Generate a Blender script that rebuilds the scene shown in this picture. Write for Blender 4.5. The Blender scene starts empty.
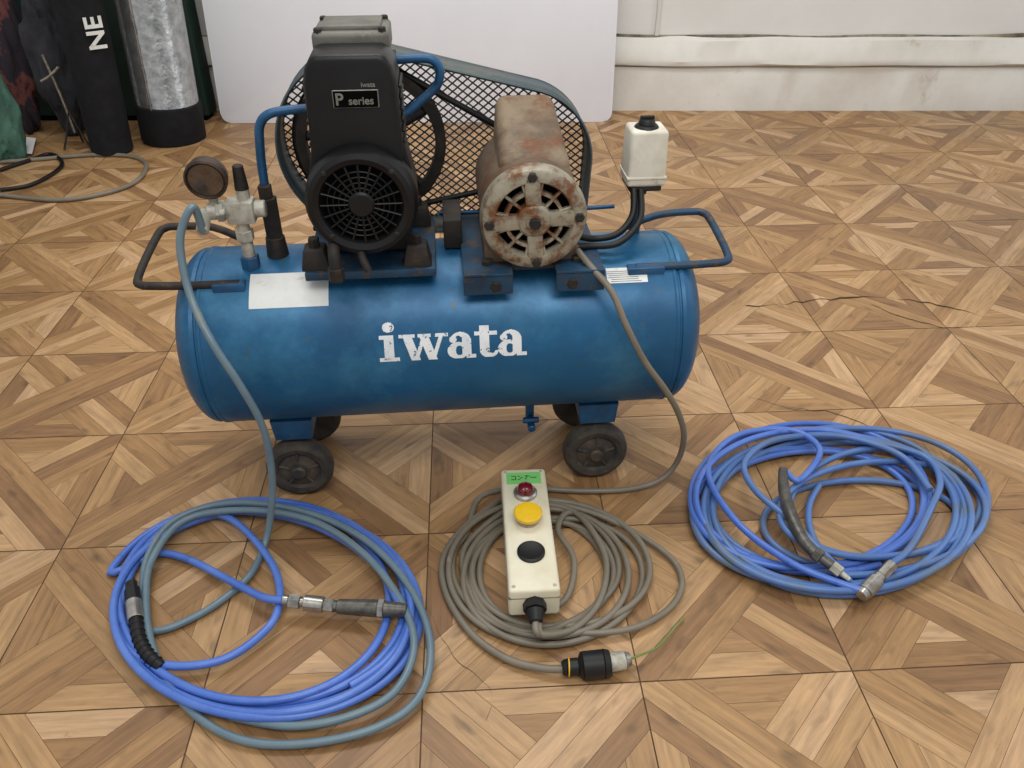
import bpy, bmesh, math, random
from mathutils import Vector, Matrix, noise
random.seed(4)
sc=bpy.context.scene
try:
    sc.view_settings.view_transform='Standard'; sc.view_settings.look='None'
except Exception: pass
# ---------------------------------------------------------------- camera calibration (metric survey of the room)
TH=math.radians(35.0); CH=1.02; F=800.0
S,C=math.sin(TH),math.cos(TH)
cam=bpy.data.cameras.new('camera'); co=bpy.data.objects.new('camera',cam); sc.collection.objects.link(co)
cam.sensor_width=36; cam.lens=36*F/1024; cam.clip_start=.02
co.location=(0,0,CH); co.rotation_euler=(math.radians(90)-TH,0,0); sc.camera=co
def ray(px,py):
    u=(px-512)/F; v=(py-384)/F
    return u, C-v*S, S+v*C
def at_z(px,py,z=0.0):
    a,b,c=ray(px,py); t=(CH-z)/c; return Vector((a*t,b*t,z))
def at_y(px,py,Y):
    a,b,c=ray(px,py); t=Y/b; return Vector((a*t,Y,CH-c*t))
# ---------------------------------------------------------------- materials
def srgb(h):
    h=h.lstrip('#'); v=[int(h[i:i+2],16)/255 for i in (0,2,4)]
    return tuple([(x/12.92 if x<=.04045 else ((x+.055)/1.055)**2.4) for x in v]+[1])
def mat(name,c1,c2=None,scale=8,rough=.5,metal=0,bump=0,lo=.4,hi=.65,c3=None,s3=30,lo3=.6,hi3=.7,coat=0,bscale=None,rough2=None,spec=.5,c4=None,s4=3,lo4=.55,hi4=.7):
    m=bpy.data.materials.new(name); m.use_nodes=True; nt=m.node_tree; N=nt.nodes; L=nt.links
    b=N['Principled BSDF']; b.inputs['Roughness'].default_value=rough; b.inputs['Metallic'].default_value=metal
    b.inputs['Coat Weight'].default_value=coat; b.inputs['Coat Roughness'].default_value=.15; b.inputs['Specular IOR Level'].default_value=spec
    b.inputs['Base Color'].default_value=srgb(c1)
    tc=N.new('ShaderNodeTexCoord')
    out=None
    if c2:
        n=N.new('ShaderNodeTexNoise'); n.inputs['Scale'].default_value=scale; n.inputs['Detail'].default_value=6; n.inputs['Roughness'].default_value=.65
        L.new(tc.outputs['Object'],n.inputs['Vector'])
        r=N.new('ShaderNodeMapRange'); r.inputs[1].default_value=lo; r.inputs[2].default_value=hi; L.new(n.outputs['Fac'],r.inputs[0])
        mx=N.new('ShaderNodeMix'); mx.data_type='RGBA'; mx.inputs[6].default_value=srgb(c1); mx.inputs[7].default_value=srgb(c2)
        L.new(r.outputs[0],mx.inputs[0]); out=mx.outputs[2]
        if rough2 is not None:
            rr=N.new('ShaderNodeMapRange'); rr.inputs[3].default_value=rough; rr.inputs[4].default_value=rough2
            L.new(r.outputs[0],rr.inputs[0]); L.new(rr.outputs[0],b.inputs['Roughness'])
    for cc,ss,l_,h_ in ((c4,s4,lo4,hi4),(c3,s3,lo3,hi3)):
        if not cc: continue
        n=N.new('ShaderNodeTexNoise'); n.inputs['Scale'].default_value=ss; n.inputs['Detail'].default_value=8; n.inputs['Roughness'].default_value=.7
        L.new(tc.outputs['Object'],n.inputs['Vector'])
        r=N.new('ShaderNodeMapRange'); r.inputs[1].default_value=l_; r.inputs[2].default_value=h_; L.new(n.outputs['Fac'],r.inputs[0])
        mx=N.new('ShaderNodeMix'); mx.data_type='RGBA'; mx.inputs[7].default_value=srgb(cc)
        if out: L.new(out,mx.inputs[6])
        else: mx.inputs[6].default_value=srgb(c1)
        L.new(r.outputs[0],mx.inputs[0]); out=mx.outputs[2]
    if out: L.new(out,b.inputs['Base Color'])
    if bump:
        n=N.new('ShaderNodeTexNoise'); n.inputs['Scale'].default_value=bscale or scale*4; n.inputs['Detail'].default_value=5
        L.new(tc.outputs['Object'],n.inputs['Vector'])
        bp=N.new('ShaderNodeBump'); bp.inputs['Strength'].default_value=bump; bp.inputs['Distance'].default_value=.002
        L.new(n.outputs['Fac'],bp.inputs['Height']); L.new(bp.outputs['Normal'],b.inputs['Normal'])
    return m
M={}
M['tank']=mat('tank_blue_paint','#195d88','#124c72',5,.34,.25,.35,c3='#4a5552',s3=34,lo3=.61,hi3=.72,rough2=.5,c4='#37779a',s4=6,lo4=.48,hi4=.72,bscale=8)
M['bluepaint']=mat('blue_paint','#205680','#153f60',20,.42,.2,.1,c3='#5b5348',s3=50,lo3=.6,hi3=.7)
M['darkblue']=mat('dirty_blue_paint','#1f4460','#152c40',20,.5,.2,.1,c3='#50483c',s3=40,lo3=.52,hi3=.64)
M['blackplastic']=mat('black_plastic','#0c0c0d','#131314',14,.42,0,.15,c3='#25221f',s3=12,lo3=.6,hi3=.8,spec=.35)
M['black']=mat('black_rubber','#0d0d0d','#151414',20,.5,spec=.4)
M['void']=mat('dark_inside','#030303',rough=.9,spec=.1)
M['iron']=mat('cast_iron','#232221','#383029',25,.65,.3,.4,c3='#54412f',s3=30,lo3=.58,hi3=.7)
M['greyhead']=mat('grey_cast_head','#6f6d64','#55534c',20,.55,.2,.3,c3='#8d8674',s3=30)
M['motor']=mat('dusty_motor','#85745e','#6a5743',14,.7,.05,.4,c3='#6e4528',s3=22,lo3=.52,hi3=.64,bscale=70,c4='#4f3f30',s4=9,lo4=.5,hi4=.7)
M['motorbody']=mat('motor_body_paint','#6b5946','#4f4032',14,.65,.05,.4,c3='#5f3c24',s3=20,lo3=.5,hi3=.65,bscale=70)
M['motorend']=mat('motor_end_bell','#a39c89','#7d7462',30,.5,.3,.35,c3='#74492b',s3=30,lo3=.50,hi3=.62)
M['guard']=mat('guard_paint','#4c5655','#3a4a53',9,.5,.2,.1,c3='#6d6350',s3=25,lo3=.55,hi3=.7)
M['wire']=mat('mesh_wire','#4b4a42','#5f594c',60,.6,.3)
M['chrome']=mat('nickel','#b5b2aa','#8c8880',60,.3,.85,.1)
M['zinc']=mat('zinc_casting','#bdbbae','#989588',50,.5,.25,.3,c3='#8a6f42',s3=60,lo3=.6,hi3=.7)
M['gauge']=mat('gauge_rust','#4b3a30','#2f2621',40,.45,.4,.2)
M['white']=mat('ivory_plastic','#e2dcc4','#d3caac',12,.45,0,.03)
M['switchwhite']=mat('grimy_white_plastic','#dbd7c9','#c4bda9',14,.5,0,.05,c3='#8f8672',s3=16,lo3=.6,hi3=.74)
M['paper']=mat('sticker_paper','#e0e1dd','#cfd2d0',20,.6,c3='#a9a08c',s3=18,lo3=.62,hi3=.72)
M['letter']=mat('letter_white','#e6eaeb','#cdd5d9',30,.5,c3='#2a5e8a',s3=90,lo3=.62,hi3=.66)
M['rubwheel']=mat('wheel_rubber','#2d2a27','#4a4238',30,.75,0,.4)
M['wheelhub']=mat('wheel_hub','#3a3733','#5b4f42',30,.6,.2,.3,c3='#6a5138',s3=40)
M['bluehose']=mat('blue_hose','#466abb','#5a7dca',9,.33,c3='#3c5ba0',s3=25)
M['bluehose2']=mat('faded_blue_hose','#4a6ca6','#587bb2',7,.36,c3='#5c6c80',s3=8,lo3=.48,hi3=.62)
M['teal']=mat('teal_hose','#687d86','#5b707e',8,.34,c3='#78807c',s3=15)
M['cable']=mat('grey_cable','#7b7364','#6c6456',10,.45,c3='#8a8170',s3=20)
M['green']=mat('label_green','#7cc870','#6fbe66',30,.6)
M['red']=mat('red_lens','#5e0812','#7c101a',30,.15,coat=1)
M['yellow']=mat('yellow_button','#e8be1c','#e0b214',30,.35)
M['alloy']=mat('alloy_plate','#94938c','#7a7972',50,.35,.7)
M['gwire']=mat('green_wire','#6b7f3f','#79874f',40,.5)
M['wall']=mat('plaster_wall','#e2e1de','#dad9d5',2,.75,0,.1,c3='#c4beb1',s3=5,lo3=.66,hi3=.8,bscale=12)
M['curb']=mat('painted_curb','#dedbd3','#d2cec4',4,.7,0,.4,c3='#b0a691',s3=7,lo3=.6,hi3=.76,bscale=14)
M['grime']=mat('grime_joint','#5d5140','#a1987f',8,.9)
M['board']=mat('white_board','#e2e3e8','#dcdde3',1.5,.4)
M['foil']=mat('silver_foil','#b9bab8','#8d8f90',26,.25,.85,1.0,bscale=45)
M['fabric']=mat('black_fabric','#101114','#191a20',20,.85,0,.3,spec=.3)
M['dgreen']=mat('dark_green_paint','#14322a','#10261f',6,.6)
M['tealcloth']=mat('teal_cloth','#4d7566','#3b5e52',12,.9,0,.3)
M['pinkcloth']=mat('dark_patterned_cloth','#28222a','#6a3d3a',9,.9,0,.3,lo=.5,hi=.56)
M['greycloth']=mat('grey_cloth','#34353b','#222327',10,.9,0,.3)
M['crack']=mat('floor_crack','#33210f','#4a331d',20,.9)
# ---------------------------------------------------------------- builders
def empty(name,loc=(0,0,0),rz=0):
    e=bpy.data.objects.new(name,None); e.location=loc; e.rotation_euler=(0,0,rz); e.empty_display_size=.05
    sc.collection.objects.link(e); return e
def fin(name,bm,m,parent=None,smooth=35):
    bmesh.ops.recalc_face_normals(bm,faces=bm.faces[:])
    me=bpy.data.meshes.new(name); bm.to_mesh(me); bm.free()
    ob=bpy.data.objects.new(name,me); sc.collection.objects.link(ob)
    if m: me.materials.append(M[m] if isinstance(m,str) else m)
    for p in me.polygons: p.use_smooth=True
    me.set_sharp_from_angle(angle=math.radians(smooth))
    if parent: ob.parent=parent
    return ob
def box(name,c,s,m,parent=None,bevel=.002,rot=None,seg=2,taper=None):
    bm=bmesh.new(); bmesh.ops.create_cube(bm,size=1)
    for v in bm.verts:
        if taper and v.co.z>0: v.co.x*=taper[0]; v.co.y*=taper[1]
        v.co=Vector((v.co.x*s[0],v.co.y*s[1],v.co.z*s[2]))
    if bevel: bmesh.ops.bevel(bm,geom=bm.edges[:],offset=bevel,segments=seg,affect='EDGES',profile=.5)
    mt=Matrix.Translation(c)
    if rot: mt=mt@Matrix.Rotation(rot[2],4,'Z')@Matrix.Rotation(rot[1],4,'Y')@Matrix.Rotation(rot[0],4,'X')
    bm.transform(mt); return fin(name,bm,m,parent)
def basis(d):
    d=Vector(d).normalized(); a=Vector((0,0,1)) if abs(d.z)<.9 else Vector((1,0,0))
    x=a.cross(d).normalized(); y=d.cross(x); return x,y,d
def lathe(name,prof,o,ax,m,parent=None,seg=40,smooth=35):
    x,y,d=basis(ax); o=Vector(o); bm=bmesh.new(); rings=[]
    for r,h in prof:
        if r<1e-6: rings.append([bm.verts.new(o+d*h)])
        else: rings.append([bm.verts.new(o+d*h+x*(r*math.cos(2*math.pi*i/seg))+y*(r*math.sin(2*math.pi*i/seg))) for i in range(seg)])
    for a,b in zip(rings[:-1],rings[1:]):
        for i in range(seg):
            j=(i+1)%seg
            if len(a)==1 and len(b)==1: continue
            if len(a)==1: bm.faces.new((a[0],b[i],b[j]))
            elif len(b)==1: bm.faces.new((a[i],a[j],b[0]))
            else: bm.faces.new((a[i],a[j],b[j],b[i]))
    return fin(name,bm,m,parent,smooth)
def cyl(name,p0,p1,r,m,parent=None,r2=None,bev=.0015,seg=28):
    p0=Vector(p0);p1=Vector(p1);L=(p1-p0).length;r2=r if r2 is None else r2
    bev=min(bev,r*.4,r2*.4,L*.4)
    return lathe(name,[(0,0),(r-bev,0),(r,bev),(r2,L-bev),(r2-bev,L),(0,L)],p0,p1-p0,m,parent,seg,30)
def catmull(pts,n=8,closed=False):
    pts=[Vector(p) for p in pts]; out=[]; k=len(pts)
    for i in range(k-1):
        p0=pts[max(i-1,0)];p1=pts[i];p2=pts[i+1];p3=pts[min(i+2,k-1)]
        for j in range(n):
            t=j/n
            out.append(.5*((2*p1)+(-p0+p2)*t+(2*p0-5*p1+4*p2-p3)*t*t+(-p0+3*p1-3*p2+p3)*t**3))
    out.append(pts[-1]); return out
def tube(name,pts,r,m,parent=None,sub=8,seg=10,closed=False):
    P=catmull(pts,sub) if sub else [Vector(p) for p in pts]
    bm=bmesh.new(); rings=[]; t0=(P[1]-P[0]).normalized(); x,y,_=basis(t0); n=len(P)
    for i,p in enumerate(P):
        if closed: t=(P[(i+1)%n]-P[i-1]).normalized()
        else: t=(P[min(i+1,n-1)]-P[max(i-1,0)]).normalized()
        x=(x-t*x.dot(t)).normalized(); y=t.cross(x)
        rr=r(i/(n-1)) if callable(r) else r
        rings.append([bm.verts.new(p+x*rr*math.cos(2*math.pi*k/seg)+y*rr*math.sin(2*math.pi*k/seg)) for k in range(seg)])
    prs=list(zip(rings[:-1],rings[1:]))
    if closed: prs.append((rings[-1],rings[0]))
    for a,b in prs:
        for k in range(seg): bm.faces.new((a[k],a[(k+1)%seg],b[(k+1)%seg],b[k]))
    if not closed:
        bm.faces.new(rings[0]); bm.faces.new(rings[-1])
    return fin(name,bm,m,parent,60)
def prism(name,outline,y0,y1,m,parent=None,bevel=.003,seg=2):
    """outline in x,z extruded along y"""
    bm=bmesh.new(); a=[bm.verts.new((x,y0,z)) for x,z in outline]; b=[bm.verts.new((x,y1,z)) for x,z in outline]
    f1=bm.faces.new(a); f2=bm.faces.new(b[::-1]); n=len(a)
    for i in range(n): bm.faces.new((a[i],b[i],b[(i+1)%n],a[(i+1)%n]))
    if bevel: bmesh.ops.bevel(bm,geom=list(f1.edges)+list(f2.edges),offset=bevel,segments=seg,affect='EDGES',profile=.5)
    return fin(name,bm,m,parent)
def text(name,s,size,m,mtx,parent=None,ext=.0004,font_shear=0,sx=1,bold=0):
    cu=bpy.data.curves.new(name,'FONT'); cu.body=s; cu.size=size; cu.extrude=ext; cu.offset=bold; cu.align_x='CENTER'; cu.align_y='CENTER'; cu.shear=font_shear
    o=bpy.data.objects.new(name+'_c',cu); sc.collection.objects.link(o); bpy.context.view_layer.update()
    me=bpy.data.meshes.new_from_object(o.evaluated_get(bpy.context.evaluated_depsgraph_get())); bpy.data.objects.remove(o)
    me.transform(mtx@Matrix.Diagonal((sx,1,1,1))); ob=bpy.data.objects.new(name,me); sc.collection.objects.link(ob); me.materials.clear(); me.materials.append(M[m])
    if parent: ob.parent=parent
    return ob
def hull(pts):
    pts=sorted(set(pts))
    def cr(o,a,b): return (a[0]-o[0])*(b[1]-o[1])-(a[1]-o[1])*(b[0]-o[0])
    lo=[]
    for p in pts:
        while len(lo)>1 and cr(lo[-2],lo[-1],p)<=0: lo.pop()
        lo.append(p)
    up=[]
    for p in reversed(pts):
        while len(up)>1 and cr(up[-2],up[-1],p)<=0: up.pop()
        up.append(p)
    return lo[:-1]+up[:-1]
def circ(cx,cz,r,n=48): return [(cx+r*math.cos(2*math.pi*i/n),cz+r*math.sin(2*math.pi*i/n)) for i in range(n)]
# ---------------------------------------------------------------- floor (parquet pattern sheet, real planks)
def clip(poly,a,b,c):
    out=[];n=len(poly)
    for i in range(n):
        p=poly[i];q=poly[(i+1)%n];dp=a*p[0]+b*p[1]-c;dq=a*q[0]+b*q[1]-c
        if dp<=0: out.append(p)
        if dp*dq<0:
            t=dp/(dp-dq); out.append((p[0]+t*(q[0]-p[0]),p[1]+t*(q[1]-p[1])))
    return out
TS=.3145; ang=math.radians(3.3); ox,oy=.186,.703
X0,X1,Y0,Y1=-3.4,3.0,-1.2,3.56
bm=bmesh.new(); uvl=bm.loops.layers.uv.new('grain'); cl=bm.loops.layers.float_color.new('plank')
r2=math.sqrt(2)
def plank(poly,dirv,i,j,flip):
    g=.0009
    n=len(poly)
    if n<3: return
    cxm=sum(p[0] for p in poly)/n; cym=sum(p[1] for p in poly)/n
    q=poly
    for k in range(n):
        a=poly[k];b=poly[(k+1)%n];ex,ey=b[0]-a[0],b[1]-a[1];L=math.hypot(ex,ey)
        if L<1e-6: continue
        nx,ny=ey/L,-ex/L
        c=nx*a[0]+ny*a[1]
        if nx*cxm+ny*cym>c: nx,ny,c=-nx,-ny,-c
        edge=abs(abs(a[0])-.5)<1e-6 and abs(abs(b[0])-.5)<1e-6 and abs(a[0]-b[0])<1e-6 or abs(abs(a[1])-.5)<1e-6 and abs(a[1]-b[1])<1e-6
        q=clip(q,nx,ny,c-(.0034 if edge else g))
        if len(q)<3: return
    rnd=random.random(); r2_=random.random(); off=random.uniform(0,50)
    W=[]
    for x,y in q:
        X=(x+.5+i)*TS; Y=(y+.5+j)*TS
        W.append((ox+X*math.cos(ang)-Y*math.sin(ang), oy+X*math.sin(ang)+Y*math.cos(ang), x*dirv[0]+y*dirv[1], -x*dirv[1]+y*dirv[0]))
    P=[(w[0],w[1]) for w in W]
    if all(X0<p[0]<X1 and Y0<p[1]<Y1 for p in P): pass
    else:
        P=clip(clip(clip(clip(P,-1,0,-X0),1,0,X1),0,-1,-Y0),0,1,Y1)
        if len(P)<3: return
        W=[(p[0],p[1],p[0],p[1]) for p in P]
    f=bm.faces.new([bm.verts.new((w[0],w[1],0)) for w in W]); f.material_index=1
    for l,w in zip(f.loops,W):
        l[uvl].uv=(w[2]*TS+off,w[3]*TS+off*1.7); l[cl]=(rnd,r2_,0,1)
w=.165; sq=[(-.5,-.5),(.5,-.5),(.5,.5),(-.5,.5)]
for i in range(-14,13):
    for j in range(-8,12):
        fl=(i+j)%2
        def tf(poly): return [(-x,y) for x,y in poly][::-1] if fl else poly
        d=1/r2
        for k in range(3):
            a0=-w+k*2*w/3; a1=a0+2*w/3
            P=clip(clip(sq,d,-d,a1),-d,d,-a0); plank(tf(P),((d,d) if not fl else (-d,d)),i,j,fl)
            for sgn in (1,-1):
                P=clip(clip(sq,d,d,a1),-d,-d,-a0); P=clip(P,-sgn*d,sgn*d,-w); plank(tf(P),((d,-d) if not fl else (d,d)),i,j,fl)
        for q4 in range(4):
            for k in range(2):
                h0=w*r2+ k*(.5-w*r2)/2; h1=h0+(.5-w*r2)/2
                P=[(-.5,h0),(.5,h0),(.5,h1),(-.5,h1)]
                P=clip(clip(P,1,-1,-w*r2),-1,-1,-w*r2)
                if q4==0: Q=P
                elif q4==1: Q=[(y,-x) for x,y in P]
                elif q4==2: Q=[(-x,-y) for x,y in P]
                else: Q=[(-y,x) for x,y in P]
                plank(Q,(1,0) if q4%2==0 else (0,1),i,j,fl)
bf=bm.faces.new([bm.verts.new(p) for p in ((X0,Y0,-.0006),(X1,Y0,-.0006),(X1,Y1,-.0006),(X0,Y1,-.0006))]); bf.material_index=0
for f in bm.faces:
    if f.normal.z==0: f.normal_update()
    if f.normal.z<0: f.normal_flip()
me=bpy.data.meshes.new('floor'); bm.to_mesh(me); bm.free(); fo=bpy.data.objects.new('floor',me); sc.collection.objects.link(fo)
me.materials.append(mat('floor_seam','#573c24','#432e19',12,.8))
wm=bpy.data.materials.new('parquet_vinyl'); wm.use_nodes=True; nt=wm.node_tree; N=nt.nodes; L=nt.links; b=N['Principled BSDF']
uv=N.new('ShaderNodeUVMap'); uv.uv_map='grain'; at=N.new('ShaderNodeAttribute'); at.attribute_name='plank'; sep=N.new('ShaderNodeSeparateColor'); L.new(at.outputs['Color'],sep.inputs[0])
ramp=N.new('ShaderNodeValToRGB'); L.new(sep.outputs[0],ramp.inputs[0]); e=ramp.color_ramp.elements
e[0].position=0; e[0].color=srgb('#8b6745'); e[1].position=1; e[1].color=srgb('#c7a27a')
for p,c in ((.25,'#9d774e'),(.55,'#ae885b'),(.8,'#bb9569')):
    x=e.new(p); x.color=srgb(c)
mp=N.new('ShaderNodeMapping'); mp.inputs['Scale'].default_value=(9,95,1); L.new(uv.outputs[0],mp.inputs[0])
n1=N.new('ShaderNodeTexNoise'); n1.inputs['Scale'].default_value=1; n1.inputs['Detail'].default_value=6; n1.inputs['Roughness'].default_value=.65; L.new(mp.outputs[0],n1.inputs[0])
mr=N.new('ShaderNodeMapRange'); mr.inputs[1].default_value=.3; mr.inputs[2].default_value=.7; mr.inputs[3].default_value=.66; mr.inputs[4].default_value=1.18; L.new(n1.outputs[0],mr.inputs[0])
mp2=N.new('ShaderNodeMapping'); mp2.inputs['Scale'].default_value=(14,34,1); L.new(uv.outputs[0],mp2.inputs[0])
n2=N.new('ShaderNodeTexNoise'); n2.inputs['Scale'].default_value=1; n2.inputs['Detail'].default_value=2; L.new(mp2.outputs[0],n2.inputs[0])
mr2=N.new('ShaderNodeMapRange'); mr2.inputs[1].default_value=.60; mr2.inputs[2].default_value=.78; mr2.inputs[3].default_value=1; mr2.inputs[4].default_value=.5; L.new(n2.outputs[0],mr2.inputs[0])
tc=N.new('ShaderNodeTexCoord'); n3=N.new('ShaderNodeTexNoise'); n3.inputs['Scale'].default_value=1.6; n3.inputs['Detail'].default_value=6; L.new(tc.outputs['Object'],n3.inputs[0])
mr3=N.new('ShaderNodeMapRange'); mr3.inputs[1].default_value=.35; mr3.inputs[2].default_value=.65; mr3.inputs[3].default_value=.84; mr3.inputs[4].default_value=1.06; L.new(n3.outputs[0],mr3.inputs[0])
m1=N.new('ShaderNodeMath'); m1.operation='MULTIPLY'; L.new(mr.outputs[0],m1.inputs[0]); L.new(mr2.outputs[0],m1.inputs[1])
m2=N.new('ShaderNodeMath'); m2.operation='MULTIPLY'; L.new(m1.outputs[0],m2.inputs[0]); L.new(mr3.outputs[0],m2.inputs[1])
# sparse small dark scuffs
n4=N.new('ShaderNodeTexNoise'); n4.inputs['Scale'].default_value=11; n4.inputs['Detail'].default_value=9; n4.inputs['Roughness'].default_value=.75; L.new(tc.outputs['Object'],n4.inputs[0])
mr4=N.new('ShaderNodeMapRange'); mr4.inputs[1].default_value=.64; mr4.inputs[2].default_value=.74; mr4.inputs[3].default_value=1; mr4.inputs[4].default_value=.55; L.new(n4.outputs[0],mr4.inputs[0])
m3=N.new('ShaderNodeMath'); m3.operation='MULTIPLY'; L.new(m2.outputs[0],m3.inputs[0]); L.new(mr4.outputs[0],m3.inputs[1])
vm=N.new('ShaderNodeVectorMath'); vm.operation='SCALE'; L.new(ramp.outputs[0],vm.inputs[0]); L.new(m3.outputs[0],vm.inputs['Scale']); L.new(vm.outputs[0],b.inputs['Base Color'])
rr=N.new('ShaderNodeMapRange'); rr.inputs[1].default_value=.35; rr.inputs[2].default_value=.65; rr.inputs[3].default_value=.34; rr.inputs[4].default_value=.55; L.new(n3.outputs[0],rr.inputs[0]); L.new(rr.outputs[0],b.inputs['Roughness'])
b.inputs['Specular IOR Level'].default_value=.45
bp=N.new('ShaderNodeBump'); bp.inputs['Strength'].default_value=.25; bp.inputs['Distance'].default_value=.001; L.new(n1.outputs[0],bp.inputs['Height']); L.new(bp.outputs[0],b.inputs['Normal'])
me.materials.append(wm)
def crack(name,pp,wd):
    pts=catmull([at_z(x,y,.0009) for x,y in pp],9); bm=bmesh.new(); pr=None
    for k,p in enumerate(pts):
        ww=wd*max(.06,.9*noise.noise(p*9)+.35)*(1 if 0<k<len(pts)-1 else .05)
        jj=noise.noise(p*40)*.010
        a=bm.verts.new(p+Vector((0,ww+jj,0))); c=bm.verts.new(p+Vector((0,-ww+jj,0)))
        if pr: bm.faces.new((pr[0],a,c,pr[1]))
        pr=(a,c)
    o=fin(name,bm,'crack',fo)
crack('crack_1',[(745,306),(790,303),(830,299),(880,297),(930,303),(985,316)],.0055)
crack('crack_2',[(870,303),(900,316),(950,328),(1015,322)],.003)
crack('crack_3',[(745,395),(790,408),(830,412),(880,430)],.002)
crack('crack_4',[(425,600),(450,650),(490,690),(486,720)],.0012)
# ---------------------------------------------------------------- wall
WY=3.56
wl=box('wall_back',((X0+X1)/2,WY+.05,1.3),(X1-X0,.1,2.6),'wall',bevel=0)
def bandmesh(name,prof,m,seed,x0=X0,x1=X1):
    bm=bmesh.new(); prev=None; n=120
    for i in range(n+1):
        x=x0+(x1-x0)*i/n; ring=[]
        for k,(y,z) in enumerate(prof):
            f=0 if (z<=0 or y>=WY) else 1
            ring.append(bm.verts.new((x,y+f*.010*noise.noise(Vector((x*3,k,seed))),z+f*.010*noise.noise(Vector((x*2,k+9,seed))))))
        if prev:
            for k in range(len(prof)-1): bm.faces.new((prev[k],ring[k],ring[k+1],prev[k+1]))
        prev=ring
    return fin(name,bm,m,None,50)
bandmesh('baseboard_back',[(WY-.035,0),(WY-.035,.17),(WY-.028,.18),(WY,.185)],'curb',3)
bandmesh('trim_1',[(WY,.182),(WY-.05,.19),(WY-.055,.2),(WY-.05,.215),(WY-.03,.285),(WY,.30)],'curb',7)
tube('trim_2',[(x,WY-.004+.014*noise.noise(Vector((x*5,0,0))),.296+.014*noise.noise(Vector((x*2,5,0)))) for x in [X0+(X1-X0)*k/90 for k in range(91)]],.0085,'grime',None,2,6)
box('wall_shadow_strip',(.60,WY-.008,1.45),(.016,.016,2.3),'wall',bevel=.003)  # raised strip added to stand for a vertical shadow on the wall
def rrect(wd,ht,r,n=8):
    o=[]
    for cx,cy,a in ((wd/2-r,r,-90),(wd/2-r,ht-r,0),(-wd/2+r,ht-r,90),(-wd/2+r,r,180)):
        for k in range(n+1):
            t=math.radians(a+90*k/n); o.append((cx+r*math.cos(t),cy+r*math.sin(t)))
    return o
wb=prism('white_board',rrect(1.62,.92,.035),-.012,.012,'board',bevel=.004)
wb.location=(-.395,3.365,.0); wb.rotation_euler=(math.radians(-7),0,math.radians(0.6))
# ---------------------------------------------------------------- compressor
AC=empty('air_compressor',(-.119,1.2127,0),math.radians(5.1))
R=.15; HZ=.298; HL=.438
prof=[(0,0)]
cyl_l=.385
sL=HL-cyl_l
for k in range(1,15):
    t=math.pi/2*k/14; prof.append((R*math.sin(t)**.8,sL*(1-math.cos(t))))
prof[-1]=(R-.0015,sL)
prof+= [(R-.003,sL+.001),(R-.003,sL+.004),(R+.0012,sL+.006),(R+.0012,sL+.010),(R,sL+.012)]
for q in [.2,.4,.6,.8,]: prof.append((R,sL+.012+(2*cyl_l-.024)*q))
prof+=[(R,2*HL-sL-.012),(R+.0012,2*HL-sL-.010),(R+.0012,2*HL-sL-.006),(R-.003,2*HL-sL-.004),(R-.003,2*HL-sL-.001)]
for k in range(14,0,-1):
    t=math.pi/2*k/14; prof.append((R*math.sin(t)**.8 if k<14 else R-.0015,2*HL-sL*(1-math.cos(t))))
prof.append((0,2*HL))
lathe('tank',prof,(-HL,0,HZ),(1,0,0),'tank',AC,96,28)
def onTank(x,phi,off): return Vector((x,-(R+off)*math.cos(phi),HZ+(R+off)*math.sin(phi)))
def patch(name,xc,phic,wd,ht,m,off=.0006,nx=4,ny=6,tilt=0):
    bm=bmesh.new(); g=[]
    for i in range(nx+1):
        row=[]
        for j in range(ny+1):
            a=(i/nx-.5)*wd; c=(j/ny-.5)*ht
            row.append(bm.verts.new(onTank(xc+a-c*tilt,phic+(c+a*tilt)/R,off)))
        g.append(row)
    for i in range(nx):
        for j in range(ny): bm.faces.new((g[i][j],g[i+1][j],g[i+1][j+1],g[i][j+1]))
    return fin(name,bm,m,AC)
patch('sticker',-.238,math.radians(57),.122,.062,'paper')
patch('spec_label',.298,math.radians(57),.066,.028,'paper')
for k in range(6): patch('spec_line_%d'%(k+1),.296-.002*k,math.radians(57)+(-.011+.0036*k)/R,.05-.006*(k%2),.0007,'greycloth',.0010,2,1)
# brand lettering
U=.042
def inrect(x,y,a,b,c,d): return a<=x<=b and c<=y<=d
def inell(x,y,cx,cy,rx,ry): return ((x-cx)/rx)**2+((y-cy)/ry)**2<=1
def inseg(x,y,x0,x1,wd):
    if not 0<=y<=1: return False
    xx=x0+(x1-x0)*(1-y); return abs(x-xx)<=wd/2
def gi(x,y): return inrect(x,y,.2,.56,0,1) or inrect(x,y,0,.76,0,.15) or inrect(x,y,0.02,.5,.86,1) or inell(x,y,.38,1.3,.22,.19)
def gw(x,y): return inseg(x,y,.30,.62,.34) or inseg(x,y,.98,.62,.15) or inseg(x,y,.92,1.26,.34) or inseg(x,y,1.62,1.26,.15) or inrect(x,y,0,.6,.88,1) or inrect(x,y,.72,1.2,.88,1) or inrect(x,y,1.36,1.85,.88,1)
def ga(x,y):
    stem=inrect(x,y,.56,.9,.08,.7)
    bowl=inell(x,y,.4,.31,.4,.33) and not inell(x,y,.45,.31,.14,.19) and x<.75
    top=inell(x,y,.5,.66,.40,.36) and not inell(x,y,.42,.66,.15,.22) and (y>.62) and not(x<.42 and y<.72)
    return stem or bowl or top or inell(x,y,.22,.74,.14,.13) or inrect(x,y,.7,1.08,0,.14)
def gt(x,y):
    return inrect(x,y,.2,.55,.2,1.22) or inrect(x,y,0,.85,.86,1) or (inell(x,y,.55,.26,.35,.28) and not inell(x,y,.66,.32,.13,.17) and not(x>.55 and y>.26))
gl=[(gi,0,.8),(gw,.74,1.9),(ga,2.55,1.1),(gt,3.58,.9),(ga,4.46,1.1)]
bm=bmesh.new(); cell=.0009; xs0=-.103; cache={}
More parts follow.
